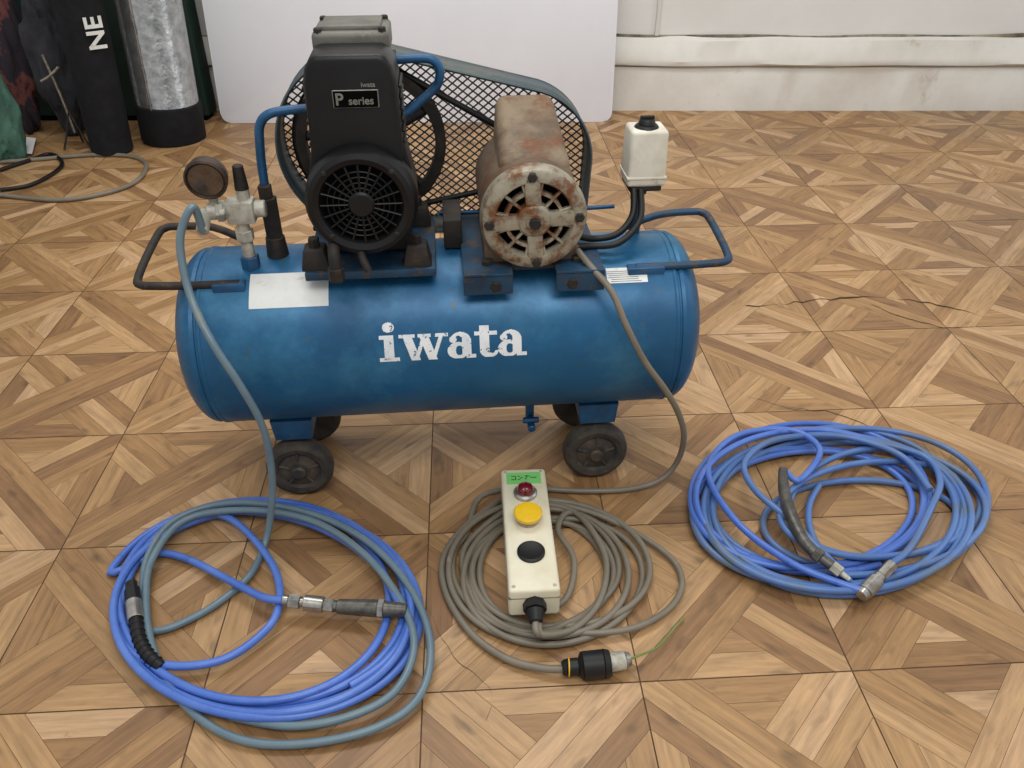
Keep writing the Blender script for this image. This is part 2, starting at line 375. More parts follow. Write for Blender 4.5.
def vv(i,j):
    if (i,j) not in cache: cache[(i,j)]=bm.verts.new(onTank(xs0+i*cell,math.radians(19.6)+(j*cell-.026)/R,.0008))
    return cache[(i,j)]
for i in range(int(5.6*U/cell)+1):
    for j in range(int(1.55*U/cell)+1):
        X=(i+.5)*cell/U; Y=(j+.5)*cell/U
        if any(o-.01<=X<=o+wd and g(X-o,Y) for g,o,wd in gl):
            if noise.noise(Vector((X*5,Y*5,2)))>.42 and noise.noise(Vector((X*22,Y*22,5)))>.05: continue
            bm.faces.new((vv(i,j),vv(i+1,j),vv(i+1,j+1),vv(i,j+1)))
fin('brand_lettering',bm,'letter',AC)
# wheels + feet
n=0
for wx in (-.275,.268):
    for wy in (-.078,.078):
        n+=1; s=1 if wy<0 else -1
        pr=[(0,.004),(.010,.004),(.012,.001),(.018,.001),(.020,.006),(.036,.007),(.040,.002),(.050,0),(.057,.004),(.060,.011),(.060,.025),(.057,.032),(.050,.036),(.036,.034),(0,.034)]
        lathe('wheel_%d'%n,pr,(wx,wy-s*.018,.0605),(0,s,0),'rubwheel',AC,48)
        lathe('wheel_hub_%d'%n,[(0,-.006),(.010,-.006),(.013,-.003),(.013,.002),(.024,.0045),(.034,.0065),(.034,.008)],(wx,wy-s*.018,.0605),(0,s,0),'wheelhub',AC,32)
        for k in range(5):
            a=2*math.pi*k/5+.3
            cyl('hub_rib_%d_%d'%(n,k+1),(wx+.012*math.cos(a),wy-s*.0135,.0605+.012*math.sin(a)),(wx+.037*math.cos(a),wy-s*.0135,.0605+.037*math.sin(a)),.0025,'wheelhub',AC,seg=8)
        prism('wheel_fork_%d'%n,[(wx-.012,.045),(wx+.012,.045),(wx+.03,.15),(wx+.03,.178),(wx-.03,.178),(wx-.03,.15)],wy+s*.022,wy+s*.026,'bluepaint',AC,.001,1)
    cyl('axle_%d'%n,(wx,-.09,.0605),(wx,.09,.0605),.006,'iron',AC)
    prism('foot_saddle_%d'%n,[(wx-.032,.128),(wx+.032,.128),(wx+.036,.17),(wx-.036,.17)],-.088,.088,'bluepaint',AC,.003)
cyl('drain_pipe',(.15,-.03,.10),(.15,-.03,.16),.008,'bluepaint',AC)
cyl('drain_cock',(.135,-.05,.115),(.165,-.05,.115),.006,'bluepaint',AC)
cyl('drain_stem',(.15,-.07,.108),(.15,-.03,.108),.007,'bluepaint',AC)
def handle(nm,s):
    b_=.02 if s<0 else .004
    pts=[(s*.315,-.07,.431),(s*.39,-.072,.432),(s*.446,-.072,.434),(s*.465,-.068,.435),(s*.472,-.055,.437),(s*.475,.0,.443),(s*.475,.068+b_,.450),(s*.468,.086+b_,.452),(s*.452,.092+b_,.452),(s*.39,.092+b_,.448),(s*.33,.086,.432)]
    tube(nm,pts,.0066,'darkblue' if s>0 else 'iron',AC,5)
handle('handle_left',-1); handle('handle_right',1)
box('handle_lug_1',(-.33,-.073,.425),(.05,.02,.02),'bluepaint',AC); box('handle_lug_2',(.33,-.073,.425),(.06,.02,.02),'bluepaint',AC)
# mounting plates
box('pump_base_plate',(-.107,0,.452),(.20,.20,.014),'darkblue',AC)
for k,x in enumerate((-.19,-.035)):
    for j,y in enumerate((-.075,.075)):
        box('pump_foot_%d%d'%(k,j),(x,y,.475),(.045,.04,.035),'iron',AC,.004,taper=(.7,.8))
        cyl('pump_bolt_%d%d'%(k,j),(x,y,.49),(x,y,.506),.009,'iron',AC,seg=6)
for k,x in enumerate((.072,.215)):
    prism('motor_rail_%d'%(k+1),[(x-.038,.422),(x+.038,.422),(x+.038,.455),(x-.038,.455)],-.125,-.119,'darkblue',AC,.001,1)
    box('motor_rail_top_%d'%(k+1),(x,-.01,.4545),(.076,.23,.006),'darkblue',AC,.001)
    cyl('rail_bolt_%d'%(k+1),(x-.012*(1 if k else -1),-.128,.436),(x-.012*(1 if k else -1),-.12,.436),.009,'iron',AC,seg=6)
    cyl('rail_bolt_b%d'%(k+1),(x,-.09,.456),(x,-.09,.466),.009,'iron',AC,seg=6)
box('motor_plate_web',(.143,.0,.445),(.14,.16,.012),'darkblue',AC)
box('frame_upright',(.022,.03,.475),(.03,.09,.05),'iron',AC,.003)
# ---- pump
px=-.107; cz=.577
lathe('crankcase',[(0,-.02),(.062,-.02),(.066,-.015),(.066,.11),(.055,.12),(0,.12)],(px,-.02,cz-.01),(0,1,0),'iron',AC,40)
box('crankcase_sump',(px,.03,.50),(.13,.14,.08),'iron',AC,.01,taper=(.85,.9))
for k in range(9):
    box('cylinder_fin_%d'%(k+1),(px,.045,.630+k*.0130),(.112,.10,.004),'iron',AC,.001,seg=1)
cyl('cylinder_barrel',(px,.045,.61),(px,.045,.75),.042,'iron',AC)
box('cylinder_head',(px,.022,.768),(.106,.100,.036),'greyhead',AC,.007,seg=3)
box('head_cap',(px,.022,.788),(.084,.074,.008),'greyhead',AC,.003)
for sx in (-.044,.044):
    for sy in (-.020,.062): cyl('head_bolt',(px+sx,sy,.78),(px+sx,sy,.791),.006,'iron',AC,seg=6)
out=[(px-.060,.60),(px-.063,.64),(px-.063,.735),(px-.058,.755),(px-.05,.768),(px-.042,.772),(px+.042,.772),(px+.05,.768),(px+.058,.755),(px+.063,.735),(px+.063,.64),(px+.060,.60),(px+.05,.56),(px-.05,.56)]
prism('pump_shroud',out,-.098,-.004,'blackplastic',AC,.008,3)
for k in range(6):
    for s in (-1,1):
        box('shroud_slat',(px+s*.0655,-.045,.65+k*.015),(.004,.07,.005),'blackplastic',AC,.001,seg=1)
prism('shroud_skirt',hull([(px-.063,.66),(px+.063,.66)]+circ(px,cz,.078)),-.085,-.02,'blackplastic',AC,.006,3)
lathe('fan_cover',[(.079,.075),(.081,.03),(.080,.012),(.075,.003),(.068,0),(.060,.003),(.057,.008),(.057,.014),(0,.014)],(px,-.128,cz-.002),(0,1,0),'blackplastic',AC,56)
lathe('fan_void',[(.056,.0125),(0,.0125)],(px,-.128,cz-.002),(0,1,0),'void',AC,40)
for rr_ in (.024,.032,.040,.048):
    ring=[(px+rr_*math.cos(2*math.pi*k/36),-.121,cz-.002+rr_*math.sin(2*math.pi*k/36)) for k in range(36)]
    tube('fan_grille_ring',ring,.0013,'blackplastic',AC,0,6,closed=True)
for k in range(20):
    a=2*math.pi*k/20
    tube('fan_grille_rib',[(px+.016*math.cos(a),-.1215,cz-.002+.016*math.sin(a)),(px+.058*math.cos(a),-.1215,cz-.002+.058*math.sin(a))],.0018,'blackplastic',AC,0,6)
lathe('fan_cover_hub',[(0,0),(.016,0),(.019,.003),(.019,.008)],(px,-.1265,cz-.002),(0,1,0),'blackplastic',AC,32)
for k in range(4):
    a=math.pi/4+math.pi/2*k; cyl('fan_cover_screw',(px+.066*math.cos(a),-.1295,cz+.066*math.sin(a)),(px+.066*math.cos(a),-.126,cz+.066*math.sin(a)),.004,'iron',AC,seg=12)
PZ=.716
box('name_plate',(px+.006,-.0995,PZ),(.062,.002,.024),'alloy',AC,.0008,seg=1)
box('name_plate_face',(px+.006,-.1007,PZ),(.059,.001,.0215),'void',AC,0)
RX=Matrix.Rotation(math.pi/2,4,'X')
text('plate_text_p','P',.022,'alloy',Matrix.Translation((px-.016,-.1014,PZ-.0005))@RX,AC,bold=.0005)
text('plate_text_series','series',.0145,'alloy',Matrix.Translation((px+.013,-.1014,PZ-.0025))@RX,AC,bold=.0003)
text('plate_text_small','iwata',.009,'alloy',Matrix.Translation((px+.024,-.0990,PZ+.018))@RX,AC,bold=.0002)
tube('oil_drain',[(px-.045,-.075,.52),(px-.047,-.12,.512),(px-.047,-.132,.50),(px-.047,-.134,.478)],.009,'iron',AC,5,12)
cyl('oil_cap',(px-.047,-.134,.462),(px-.047,-.134,.484),.012,'iron',AC,seg=8)
tube('breather_elbow',[(px-.01,-.08,.505),(px-.008,-.125,.50),(px+.002,-.14,.478)],.006,'iron',AC,5,10)
tube('delivery_pipe_upper',[(-.06,.03,.735),(-.02,.03,.737),(.002,.03,.735),(.013,.03,.724),(.013,.03,.708),(.004,.03,.692),(-.03,.025,.667),(-.05,.02,.655)],.0068,'bluepaint',AC,6,12)
tube('delivery_pipe',[(-.16,.01,.675),(-.21,.005,.674),(-.24,0,.67),(-.255,0,.655),(-.260,0,.63),(-.264,0,.58),(-.264,0,.50),(-.262,0,.44)],.007,'bluepaint',AC,6,12)
cyl('check_valve',(-.262,-.005,.475),(-.262,-.005,.545),.0135,'iron',AC,seg=6)
cyl('check_valve_nut',(-.264,-.005,.54),(-.264,-.005,.565),.011,'iron',AC,seg=6)
cyl('check_valve_base',(-.262,-.005,.44),(-.262,-.005,.48),.018,'iron',AC,r2=.015)
cyl('manifold',(-.348,-.035,.537),(-.262,-.03,.537),.013,'zinc',AC)
box('manifold_block',(-.298,-.035,.537),(.042,.03,.036),'zinc',AC,.004)
cyl('manifold_nut',(-.334,-.035,.537),(-.322,-.035,.537),.016,'zinc',AC,seg=6)
cyl('manifold_riser',(-.300,-.035,.44),(-.300,-.035,.53),.0095,'zinc',AC)
cyl('riser_nut',(-.300,-.035,.488),(-.300,-.035,.506),.014,'zinc',AC,seg=6)
cyl('riser_base',(-.300,-.035,.425),(-.300,-.035,.462),.015,'bluepaint',AC,seg=6)
cyl('regulator_stem',(-.292,-.03,.55),(-.292,-.03,.572),.010,'zinc',AC)
cyl('regulator_knob',(-.292,-.03,.568),(-.292,-.03,.606),.0105,'iron',AC,r2=.008)
cyl('gauge_stem',(-.336,-.035,.537),(-.336,-.035,.565),.007,'zinc',AC)
lathe('gauge',[(0,.026),(.024,.026),(.029,.02),(.031,.006),(.031,0),(.028,-.002),(.026,.002),(0,.003)],(-.336,-.052,.592),(0,1,.12),'gauge',AC,40)
lathe('gauge_glass',[(0,.0005),(.025,.0005),(.0255,.003)],(-.336,-.052,.592),(0,1,.12),mat('gauge_glass','#4e4138','#35291f',60,.12,coat=1),AC,32)
cyl('outlet_valve',(-.352,-.035,.537),(-.352,-.07,.520),.0095,'zinc',AC)
cyl('valve_lever',(-.318,-.05,.537),(-.318,-.07,.55),.005,'zinc',AC)
# ---- belt guard, flywheel
G=hull(circ(px,cz,.152,64)+circ(.144,.545,.122,64)+[(.262,.455),(-.2,.455)])
bm=bmesh.new(); gy0,gy1=.115,.185
a=[bm.verts.new((x,gy0,z)) for x,z in G]; c=[bm.verts.new((x,gy1,z)) for x,z in G]
for i in range(len(G)): bm.faces.new((a[i],c[i],c[(i+1)%len(G)],a[(i+1)%len(G)]))
go=fin('belt_guard_rim',bm,'guard',AC); md=go.modifiers.new('t','SOLIDIFY'); md.thickness=.003; md.offset=0
tube('belt_guard_lip_front',[(x,gy0,z) for x,z in G],.0032,'guard',AC,0,6,closed=True)
tube('belt_guard_lip_back',[(x,gy1,z) for x,z in G],.003,'guard',AC,0,6,closed=True)
bm=bmesh.new()
def addbar(bm,p,q,th):
    p=Vector(p);q=Vector(q);d=(q-p).normalized();y=Vector((0,1,0));s=d.cross(y).normalized()*th; yy=y*th*.7
    vs=[bm.verts.new(v) for v in (p+s+yy,p-s+yy,p-s-yy,p+s-yy,q+s+yy,q-s+yy,q-s-yy,q+s-yy)]
    for f in ((0,1,5,4),(1,2,6,5),(2,3,7,6),(3,0,4,7)): bm.faces.new([vs[k] for k in f])
def lineclip(o,d):
    ts=[]; n=len(G)
    for i in range(n):
        A=G[i];B=G[(i+1)%n]; ex,ez=B[0]-A[0],B[1]-A[1]; den=d[0]*ez-d[1]*ex
        if abs(den)<1e-9: continue
        t=((A[0]-o[0])*ez-(A[1]-o[1])*ex)/den; s=((A[0]-o[0])*d[1]-(A[1]-o[1])*d[0])/den
        if 0<=s<=1: ts.append(t)
    return (min(ts),max(ts)) if len(ts)>1 else None
for sg in (1,-1):
    d=(math.cos(math.radians(38)),sg*math.sin(math.radians(38)))
    for k in range(-60,60):
        o=(0,.58+k*.0135); r_=lineclip(o,d)
        if r_: addbar(bm,(o[0]+d[0]*r_[0],gy1-.002,o[1]+d[1]*r_[0]),(o[0]+d[0]*r_[1],gy1-.002,o[1]+d[1]*r_[1]),.0012)
fin('belt_guard_mesh',bm,'wire',AC)
FY=.135
lathe('flywheel_rim',[(.108,0),(.124,0),(.126,.003),(.122,.012),(.126,.021),(.124,.024),(.108,.024),(.108,0)],(px,FY,cz),(0,1,0),'iron',AC,64)
lathe('flywheel_hub',[(0,-.03),(.022,-.03),(.03,0),(.03,.024),(0,.024)],(px,FY,cz),(0,1,0),'iron',AC,32)
for k in range(5):
    a=2*math.pi*k/5+.5
    tube('flywheel_spoke',[(px+.02*math.cos(a),FY+.012,cz+.02*math.sin(a)),(px+.112*math.cos(a),FY+.012,cz+.112*math.sin(a))],.008,'iron',AC,0,8)
B=hull(circ(px,cz,.1265,60)+circ(.143,.534,.037,40))
tube('drive_belt',[(x,FY+.012,z) for x,z in B],.0055,'black',AC,0,8,closed=True)
lathe('motor_pulley',[(0,0),(.035,0),(.037,.003),(.031,.012),(.037,.021),(.035,.024),(0,.024)],(.143,FY,.534),(0,1,0),'iron',AC,32)
# ---- motor
mx,mz=.143,.536
lathe('motor_body',[(0,.225),(.04,.225),(.068,.215),(.078,.195),(.078,.03),(.080,.028),(.080,.012),(.076,.004),(.070,0),(.062,0),(.058,.006),(.058,.02),(0,.02)],(mx,-.108,mz),(0,1,0),'motorbody',AC,56)
lathe('end_bell_ring',[(.080,.022),(.081,.008),(.077,-.002),(.070,-.006),(.060,-.006),(.057,0),(.057,.012)],(mx,-.108,mz),(0,1,0),'motorend',AC,56)
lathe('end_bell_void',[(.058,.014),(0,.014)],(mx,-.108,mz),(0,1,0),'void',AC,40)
lathe('end_bell_hub',[(0,-.012),(.012,-.012),(.014,-.009),(.022,-.008),(.026,-.004),(.027,.012)],(mx,-.108,mz),(0,1,0),'motorend',AC,32)
cyl('motor_shaft',(mx,-.127,mz),(mx,-.115,mz),.009,'iron',AC,seg=8)
lathe('end_bell_inner_ring',[(.040,.012),(.040,-.001),(.045,-.001),(.045,.012)],(mx,-.108,mz),(0,1,0),'motorend',AC,40)
for k in range(4):
    a=math.pi/2*k+.06; d=Vector((math.cos(a),0,math.sin(a)))
    box('end_bell_arm',Vector((mx,-.108,mz))+d*.045,(.046,.012,.024),'motorend',AC,.003,rot=(0,-a,0))
    cyl('end_bell_bolt',Vector((mx,-.118,mz))+d*.068,Vector((mx,-.108,mz))+d*.068,.0075,'iron',AC,seg=6)
for k in range(12):
    a=2*math.pi*k/12+.06+math.pi/12; d=Vector((math.cos(a),0,math.sin(a)))
    box('end_bell_rib',Vector((mx,-.106,mz))+d*.042,(.036,.008,.004),'motorend',AC,.001,rot=(0,-a,0),seg=1)
bm=bmesh.new(); hx=mx+.004
vs=[bm.verts.new(p) for p in ((hx-.058,-.070,.55),(hx+.062,-.070,.55),(hx+.058,.10,.55),(hx-.054,.10,.55),(hx-.05,-.062,.612),(hx+.054,-.062,.612),(hx+.046,.10,.668),(hx-.046,.10,.668))]
for f in ((0,1,2,3),(4,5,6,7),(0,1,5,4),(1,2,6,5),(2,3,7,6),(3,0,4,7)): bm.faces.new([vs[k] for k in f])
bmesh.ops.bevel(bm,geom=bm.edges[:],offset=.015,segments=5,affect='EDGES',profile=.5)
fin('capacitor_housing',bm,'motor',AC)
for s in (-1,1):
    box('motor_foot_%d'%(1 if s<0 else 2),(mx+s*.052,-.0,.468),(.045,.17,.024),'motorbody',AC,.004)
    for y in (-.07,.06): cyl('motor_foot_bolt',(mx+s*.062,y,.478),(mx+s*.062,y,.488),.007,'iron',AC,seg=6)
# ---- pressure switch
sx,sy=.338,.035
cyl('switch_riser',(sx-.005,sy,.435),(sx-.005,sy,.535),.0095,'darkblue',AC)
cyl('switch_nut',(sx-.005,sy,.515),(sx-.005,sy,.53),.015,'iron',AC,seg=6)
box('switch_base',(sx,sy,.533),(.054,.058,.010),'iron',AC,.003)
box('switch_cover',(sx,sy-.002,.582),(.064,.062,.090),'switchwhite',AC,.006,seg=3,taper=(.93,.9))
box('switch_cover_ridge',(sx,sy-.002,.552),(.0655,.064,.004),'switchwhite',AC,.001)
cyl('switch_knob_collar',(sx-.002,sy-.006,.625),(sx-.002,sy-.006,.631),.020,'black',AC,r2=.018)
cyl('switch_knob',(sx-.002,sy-.006,.630),(sx-.002,sy-.006,.640),.014,'black',AC,r2=.012)
box('switch_knob_grip',(sx-.002,sy-.006,.641),(.022,.007,.007),'black',AC,.001)
tube('switch_cable_1',[(sx-.02,sy-.03,.535),(sx-.024,sy-.055,.50),(sx-.05,sy-.07,.475),(sx-.09,sy-.07,.468),(.205,-.06,.49)],.0055,'black',AC,6,10)
tube('switch_cable_2',[(sx-.008,sy-.03,.532),(sx-.014,sy-.065,.495),(sx-.05,sy-.085,.466),(sx-.10,sy-.085,.462),(.20,-.075,.475)],.0055,'black',AC,6,10)
tube('unloader_pipe',[(sx-.03,.09,.47),(.2,.1,.463),(.0,.105,.463)],.004,'bluepaint',AC,6,8)
# ---------------------------------------------------------------- hoses
def sn(seed,t):
    return noise.noise(Vector((t,seed*7.31,seed*1.7)))*1.9
def coilpts(cx,cy,rx,ry,turns,seed,jc,jr,a0=0,r=.0065,n=22,lay=2.2,fz=.55,dirn=1):
    out=[]
    for i in range(int(turns*n)+1):
        t=i/n; a=a0+dirn*2*math.pi*t
        x=cx+jc*sn(seed,t*fz)+rx*(1+jr*sn(seed+1,t*fz*1.3))*math.cos(a)
        y=cy+jc*.7*sn(seed+2,t*fz)+ry*(1+jr*sn(seed+3,t*fz*1.3))*math.sin(a)
        z=r*1.05+r*lay*min(1,abs(sn(seed+4,t*1.4)))
        out.append(at_z(x,y,z))
    return out
def fz(pts,z=.008): return [at_z(p[0],p[1],p[2] if len(p)>2 else z) for p in pts]
H1=empty('air_hose')
hb=.0063
pts=fz([(283,600,.035),(262,597,.03),(225,578,.02),(190,560,.012),(160,553,.01),(138,562,.01)],.01)+coilpts(260,607,147,100,5.6,11,13,.075,math.radians(200),hb,dirn=1,lay=2.8)
tube('blue_hose',pts,hb,'bluehose',H1,4,10)
tube('blue_hose_inner',fz([(400,606,.03),(380,570,.03),(340,538,.025),(290,518,.02),(230,512,.02),(165,530,.015),(128,580,.012),(122,640,.015),(160,664,.02),(215,662,.02),(255,640,.02),(278,610,.022),(275,570,.02),(245,530,.02),(215,514,.02),(170,520,.02)],.01),hb,'bluehose',H1,7,10)
A=AC.matrix_basis
def loc(x,y,z): return A@Vector((x,y,z))
hang=[loc(-.352,-.068,.521),at_y(193,207,1.10),at_y(181,232,1.085),at_y(182,262,1.07),at_y(192,300,1.045),at_y(212,342,1.005),at_y(240,385,.99),at_y(262,425,.99),at_y(271,465,.99),at_y(272,500,.985)]
hang+=fz([(266,540,.02),(250,575,.01),(215,605,.008),(175,626,.008),(150,632,.008)])
tube('teal_hose',hang,.006,'teal',H1,8,10)
tube('teal_loop',fz([(150,640,.010),(143,600,.012),(148,556,.018),(178,518,.026),(235,503,.032),(305,512,.034),(365,540,.032),(408,585,.030),(430,640,.026),(420,695,.020),(375,728,.014),(300,744,.010),(235,738,.010),(185,705,.014),(155,655,.018),(146,605,.022),(152,560,.026),(185,520,.032),(245,510,.036),(310,520,.036),(362,552,.034),(400,600,.032),(414,645,.028),(396,690,.022),(350,716,.018),(290,726,.014),(230,716,.014)]),.006,'teal',H1,8,10)
def seg_fit(pref,p0,p1,parts,parent):
    p0=Vector(p0);p1=Vector(p1)
    for k,(a,b,ra,rb,m,sg) in enumerate(parts): cyl('%s_%d'%(pref,k+1),p0.lerp(p1,a),p0.lerp(p1,b),ra,m,parent,r2=rb,seg=sg,bev=.001)
def bent(pref,pp,r,m,parent,z=.02,ribs=0):
    P=fz(pp,z); tube(pref,P,r,m,parent,6,12)
    if ribs:
        Q=catmull(P,10)
        for k in range(ribs):
            i=int(1+k*(len(Q)-3)/ribs); cyl(pref+'_rib',Q[i],Q[i].lerp(Q[i+1],.6),(r(i/len(Q)) if callable(r) else r)+.0015,m,parent,seg=12)
M['steel']=mat('dark_steel','#6b6963','#4b4944',50,.42,.6,.2)
seg_fit('coupler',at_z(283,600,.034),at_z(334,606,.030),[(0,.12,.009,.009,'chrome',16),(.12,.34,.0115,.0115,'chrome',6),(.34,.42,.008,.008,'chrome',16),(.42,.8,.0125,.0125,'chrome',24),(.8,1,.010,.011,'chrome',6)],H1)
seg_fit('swivel',at_z(332,606,.030),at_z(407,610,.034),[(0,.08,.009,.009,'steel',12),(.08,.62,.0115,.0135,'steel',20),(.62,.7,.015,.015,'chrome',6),(.7,1,.0125,.010,'steel',20)],H1)
seg_fit('coupler_left',at_z(131,583,.03),at_z(136,622,.028),[(0,.15,.009,.009,'black',12),(.15,.5,.0115,.0115,'black',6),(.5,.95,.012,.012,'chrome',20)],H1)
bent('hose_bend_guard',[(136,618,.028),(139,638,.027),(148,655,.024),(162,668,.02)],.0095,'black',H1,ribs=9)
# right coil
H2=empty('air_hose.001')
tube('hose_coil',coilpts(829,511,134,78,6.4,51,15,.09,0,.006,lay=3.2),.006,'bluehose2',H2,4,10)
tube('hose_coil_upper',coilpts(812,502,112,66,4.2,73,18,.14,1.0,.006,lay=6),.006,'bluehose',H2,4,10)
tube('hose_coil_inner',coilpts(858,518,92,54,3.3,137,20,.16,2.0,.006,lay=6.5),.006,'bluehose2',H2,4,10)
tube('hose_tail_1',fz([(862,590,.03),(848,586,.03),(790,562,.035),(735,520,.04),(708,470,.04),(736,436,.04),(790,430,.045),(820,450,.05),(800,480,.055),(786,472,.05)]),.006,'bluehose',H2,7,10)
tube('hose_tail_2',fz([(888,566,.035),(910,548,.035),(930,510,.045),(940,480,.04),(922,455,.04),(865,440,.04)]),.006,'bluehose2',H2,7,10)
tube('hose_tail_3',fz([(850,582,.02),(830,560,.045),(790,520,.05),(755,490,.05),(745,462,.045),(775,440,.045),(840,436,.045),(900,455,.045),(930,490,.045)]),.006,'bluehose2',H2,7,10)
bent('tool_grip',[(783,470,.055),(784,490,.060),(790,513,.062),(803,540,.055),(818,556,.05)],lambda t:.008+.003*math.sin(math.pi*t),'steel',H2)
seg_fit('quick_coupler',at_z(814,552,.051),at_z(850,580,.036),[(0,.2,.012,.012,'steel',6),(.2,.5,.008,.009,'steel',12),(.5,.75,.010,.010,'zinc',6),(.75,1,.005,.004,'zinc',12)],H2)
seg_fit('quick_coupler_silver',at_z(861,596,.026),at_z(892,564,.040),[(0,.12,.010,.011,'chrome',20),(.12,.5,.0125,.0125,'chrome',24),(.5,.62,.009,.009,'chrome',20),(.62,1,.010,.010,'chrome',6)],H2)
# ---------------------------------------------------------------- control pendant + cable
CP=empty('pendant_control',(.0265,.938,.024),math.radians(3.1))
box('housing',(0,0,.031),(.078,.276,.058),'white',CP,.006,seg=4)
box('housing_cover_seam',(0,0,.043),(.0795,.2775,.0012),'grime',CP,0)
for a,b_ in ((-1,-1),(1,-1),(-1,1),(1,1)): cyl('cover_screw',(a*.031,b_*.129,.0595),(a*.031,b_*.129,.061),.003,'zinc',CP,seg=12)
box('green_label',(0,.112,.0603),(.060,.030,.0008),'green',CP,0)
for k,(x0,y0,x1,y1) in enumerate([(-.022,.117,-.014,.117),(-.014,.117,-.014,.108),(-.022,.108,-.014,.108),(-.010,.118,-.007,.115),(-.010,.107,-.002,.114),(.002,.117,.009,.117),(.006,.117,.003,.108),(.011,.116,.012,.113),(.013,.112,.022,.113)]):
    tube('label_stroke',[(x0,y0,.0609),(x1,y1,.0609)],.0007,'black',CP,0,5)
lathe('lamp_bezel',[(.020,0),(.020,.006),(.017,.009),(.014,.009)],(0,.072,.0595),(0,0,1),'chrome',CP,32)
lathe('red_lamp',[(.0145,.004),(.0145,.013),(.012,.018),(.006,.0205),(0,.021)],(0,.072,.0595),(0,0,1),'red',CP,32)
lathe('button_bezel',[(.017,0),(.017,.006),(.014,.008)],(0,.008,.0595),(0,0,1),'chrome',CP,32)
lathe('yellow_button',[(.0135,.004),(.0135,.012),(.022,.013),(.0235,.016),(.0235,.020),(.021,.0225),(0,.0235)],(0,.008,.0595),(0,0,1),'yellow',CP,40)
lathe('black_button',[(.022,0),(.022,.004),(.019,.006),(.017,.005),(0,.0055)],(0,-.062,.0595),(0,0,1),'black',CP,40)
cyl('cable_gland',(0,-.136,.03),(0,-.152,.03),.018,'black',CP,seg=8)
cyl('cable_gland_nut',(0,-.15,.03),(0,-.170,.026),.014,'black',CP,r2=.010)
CB=empty('power_cable')
cr=.0053
B_=CP.matrix_basis
g0=B_@Vector((0,-.165,.027))
start=[loc(.215,-.085,.472),loc(.232,-.115,.458),at_y(612,292,1.093),at_y(626,325,1.07),at_y(645,362,1.06),at_y(664,388,1.06),at_y(678,412,1.07),at_y(684,437,1.09)]
start+=fz([(677,462,.06),(660,480,.02),(630,489,.008),(590,491,.008),(560,490,.008),(520,488,.008),(480,497,.008)])
pts=start+coilpts(548,570,88,63,3.4,91,15,.13,math.radians(215),cr,lay=3.0,dirn=-1)
tube('motor_cable',pts,cr,'cable',CB,4,10)
pts=[g0,g0+Vector((.002,-.02,-.006))]+fz([(556,632,.014),(600,633,.014),(640,626,.012),(672,606,.01),(682,580,.008),(668,555,.01),(630,530,.014),(590,512,.02),(545,503,.02)])+coilpts(540,570,70,56,2.6,121,16,.16,math.radians(270),cr,lay=3.0,dirn=-1)
tube('pendant_cable',pts,cr,'cable',CB,5,10)
tube('cable_bundle',[g0+Vector((.004,0,-.004)),g0+Vector((.01,-.018,-.012))]+fz([(575,628,.02),(600,600,.02),(606,560,.02),(588,525,.022),(565,508,.022),(520,505,.022),(480,530,.015),(462,560,.012),(480,610,.012),(520,628,.012),(570,622,.012),(612,590,.01),(618,560,.01),(600,530,.012),(570,512,.02),(558,530,.022),(574,560,.02),(565,600,.015),(530,612,.01)]),cr,'cable',CB,6,10)
tube('plug_cable',fz([(500,500,.01),(462,530,.009),(443,560,.008),(447,595,.008),(470,632,.008),(505,658,.009),(540,668,.013),(566,669,.018)]),cr*1.1,'cable',CB,7,10)
p0=at_z(562,668,.019); p1=at_z(610,663,.021)
seg_fit('plug_body',p0,p1,[(0,.1,.010,.0125,'black',20),(.1,.34,.0125,.0125,'black',20),(.34,.42,.0125,.020,'black',24),(.42,.86,.0205,.0205,'black',24),(.86,1,.021,.019,'black',24)],CB)
seg_fit('plug_insert',at_z(608,663,.021),at_z(630,659,.021),[(0,.75,.0135,.0135,'zinc',24),(.75,1,.012,.010,'chrome',24)],CB)
tube('plug_yellow_band',[p0.lerp(p1,.14)+Vector((0,.0126*math.cos(a),.0126*math.sin(a))) for a in [2*math.pi*k/20 for k in range(20)]],.0010,'yellow',CB,0,6,closed=True)
tube('earth_wire',fz([(628,660,.02),(640,655,.018),(656,648,.014),(668,636,.01),(676,626,.008),(684,618,.006)]),.0018,'gwire',CB,6,8)
# ---------------------------------------------------------------- rear-left clutter
def blob(name,c,s,m,seed,amp=.2,fr=3,parent=None):
    bm=bmesh.new(); bmesh.ops.create_icosphere(bm,subdivisions=5,radius=1)
    for v in bm.verts:
        p=v.co.copy(); d=noise.noise(p*fr*.5+Vector((seed,0,0)))*amp+(1-abs(noise.noise(p*fr*1.6+Vector((0,seed,0)))))*amp*.6
        v.co=p*(1-amp*.3+d); v.co=Vector((v.co.x*s[0],v.co.y*s[1],v.co.z*s[2]))+Vector(c)
        if v.co.z<.001: v.co.z=.001
    return fin(name,bm,m,parent,180)
FR=empty('insulation_roll',(-1.335,3.15,0)); FR.rotation_euler=(0,math.radians(3),0)
lathe('foil_sheet',[(0,0),(.112,0),(.117,.004),(.117,.13),(.114,.135),(.113,1.15),(0,1.15)],(0,0,0.004),(0,0,1),'foil',FR,48)
lathe('black_sleeve',[(0,-.001),(.118,-.001),(.1205,.004),(.1205,.135),(.116,.14)],(0,0,0.006),(0,0,1),'fabric',FR,48)
tube('foil_seam',[(-.02,-.1155,.14),(-.02,-.115,.6),(-.02,-.115,1.14)],.003,'foil',FR,4,6)
BR=empty('fabric_roll',(-1.515,2.995,0)); BR.rotation_euler=(0,math.radians(3),0)
lathe('roll_body',[(0,0.003),(.066,0.003),(.074,.01),(.080,.5),(.078,1.1),(0,1.1)],(0,0,0.003),(0,0,1),'fabric',BR,40)
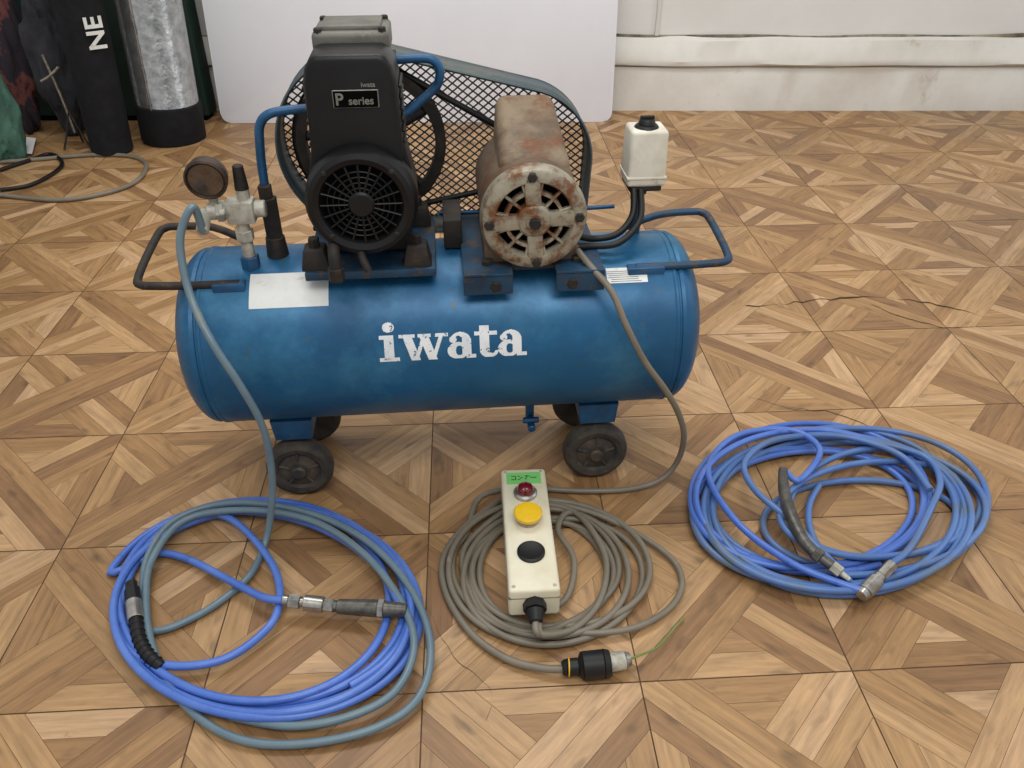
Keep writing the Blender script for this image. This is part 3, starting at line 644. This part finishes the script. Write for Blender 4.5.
text('roll_lettering','NE',.085,'paper',Matrix.Translation((.066,-.056,.435))@Matrix.Rotation(math.radians(48),4,'Z')@RX@Matrix.Rotation(math.radians(90),4,'Z'),BR,bold=.002)
GC=empty('storage_cabinet')
box('cabinet_body',(-2.08,3.43,.75),(1.64,.11,1.46),'dgreen',GC,.01)
box('cabinet_plinth',(-2.08,3.43,.015),(1.6,.09,.03),'void',GC,.0)
box('cabinet_door_seam',(-2.08,3.374,.75),(.008,.004,1.4),'void',GC,0)
box('cabinet_handle',(-2.03,3.37,.8),(.015,.01,.12),'chrome',GC,.003)
blob('cloth_pile',(-1.89,2.93,.15),(.085,.09,.19),'tealcloth',3,.3,4)
blob('duffel_bag',(-1.74,3.20,.26),(.085,.075,.24),'greycloth',8,.25,4)
blob('folded_blanket',(-1.95,3.23,.34),(.095,.07,.34),'pinkcloth',14,.25,5)
TR=empty('metal_clamp_stand')
b0=at_z(80,148,.0)
tube('stand_pole',[b0+Vector((0,0,.06)),b0+Vector((-.01,0,.2)),b0+Vector((-.03,0,.34))],.006,'chrome',TR,3,8)
tube('stand_arm',[b0+Vector((-.06,-.01,.25)),b0+Vector((-.02,-.01,.27)),b0+Vector((.02,-.01,.30))],.005,'chrome',TR,3,8)
for k in range(3):
    a=math.radians(100+120*k); e_=Vector((math.cos(a),math.sin(a),0))
    tube('stand_leg_%d'%(k+1),[b0+Vector((0,0,.14)),b0+e_*.03+Vector((0,0,.06)),b0+e_*.055+Vector((0,0,.006))],.004,'iron',TR,3,8)
bm=bmesh.new(); q=[at_z(12,152,.004),at_z(32,154,.012),at_z(36,138,.02),at_z(16,136,.006)]; bm.faces.new([bm.verts.new(p) for p in q]); fin('paper_scrap',bm,'paper')
tube('extension_cord',fz([(0,190),(30,185),(55,172),(62,162),(50,154),(30,160),(0,170)],.008),.007,'black',None,6,8)
tube('floor_hose',fz([(0,162),(40,159),(90,155),(130,156),(146,164),(138,180),(110,192),(60,200),(0,195)],.008),.0075,'cable',None,6,8)
# ---------------------------------------------------------------- lights
def area(name,locn,rot,sx_,sy_,e,col=(1,1,1)):
    l=bpy.data.lights.new(name,'AREA'); l.shape='RECTANGLE'; l.size=sx_; l.size_y=sy_; l.energy=e; l.color=col
    o=bpy.data.objects.new(name,l); o.location=locn; o.rotation_euler=[math.radians(a) for a in rot]; sc.collection.objects.link(o)
area('ceiling_light',(-.2,1.9,2.9),(12,0,0),1.8,.6,38,(1,.98,.95))
area('ceiling_light.001',(.3,-.5,2.9),(38,0,0),2.2,1.0,42,(1,.98,.95))
area('side_fill_light',(2.9,1.6,1.6),(0,80,0),1.6,1.4,10,(.95,.97,1))  # weak cool fill added from the right, no window in the room
wd=bpy.data.worlds.new('world'); sc.world=wd; wd.use_nodes=True
wd.node_tree.nodes['Background'].inputs[0].default_value=(.97,.98,1,1); wd.node_tree.nodes['Background'].inputs[1].default_value=.58
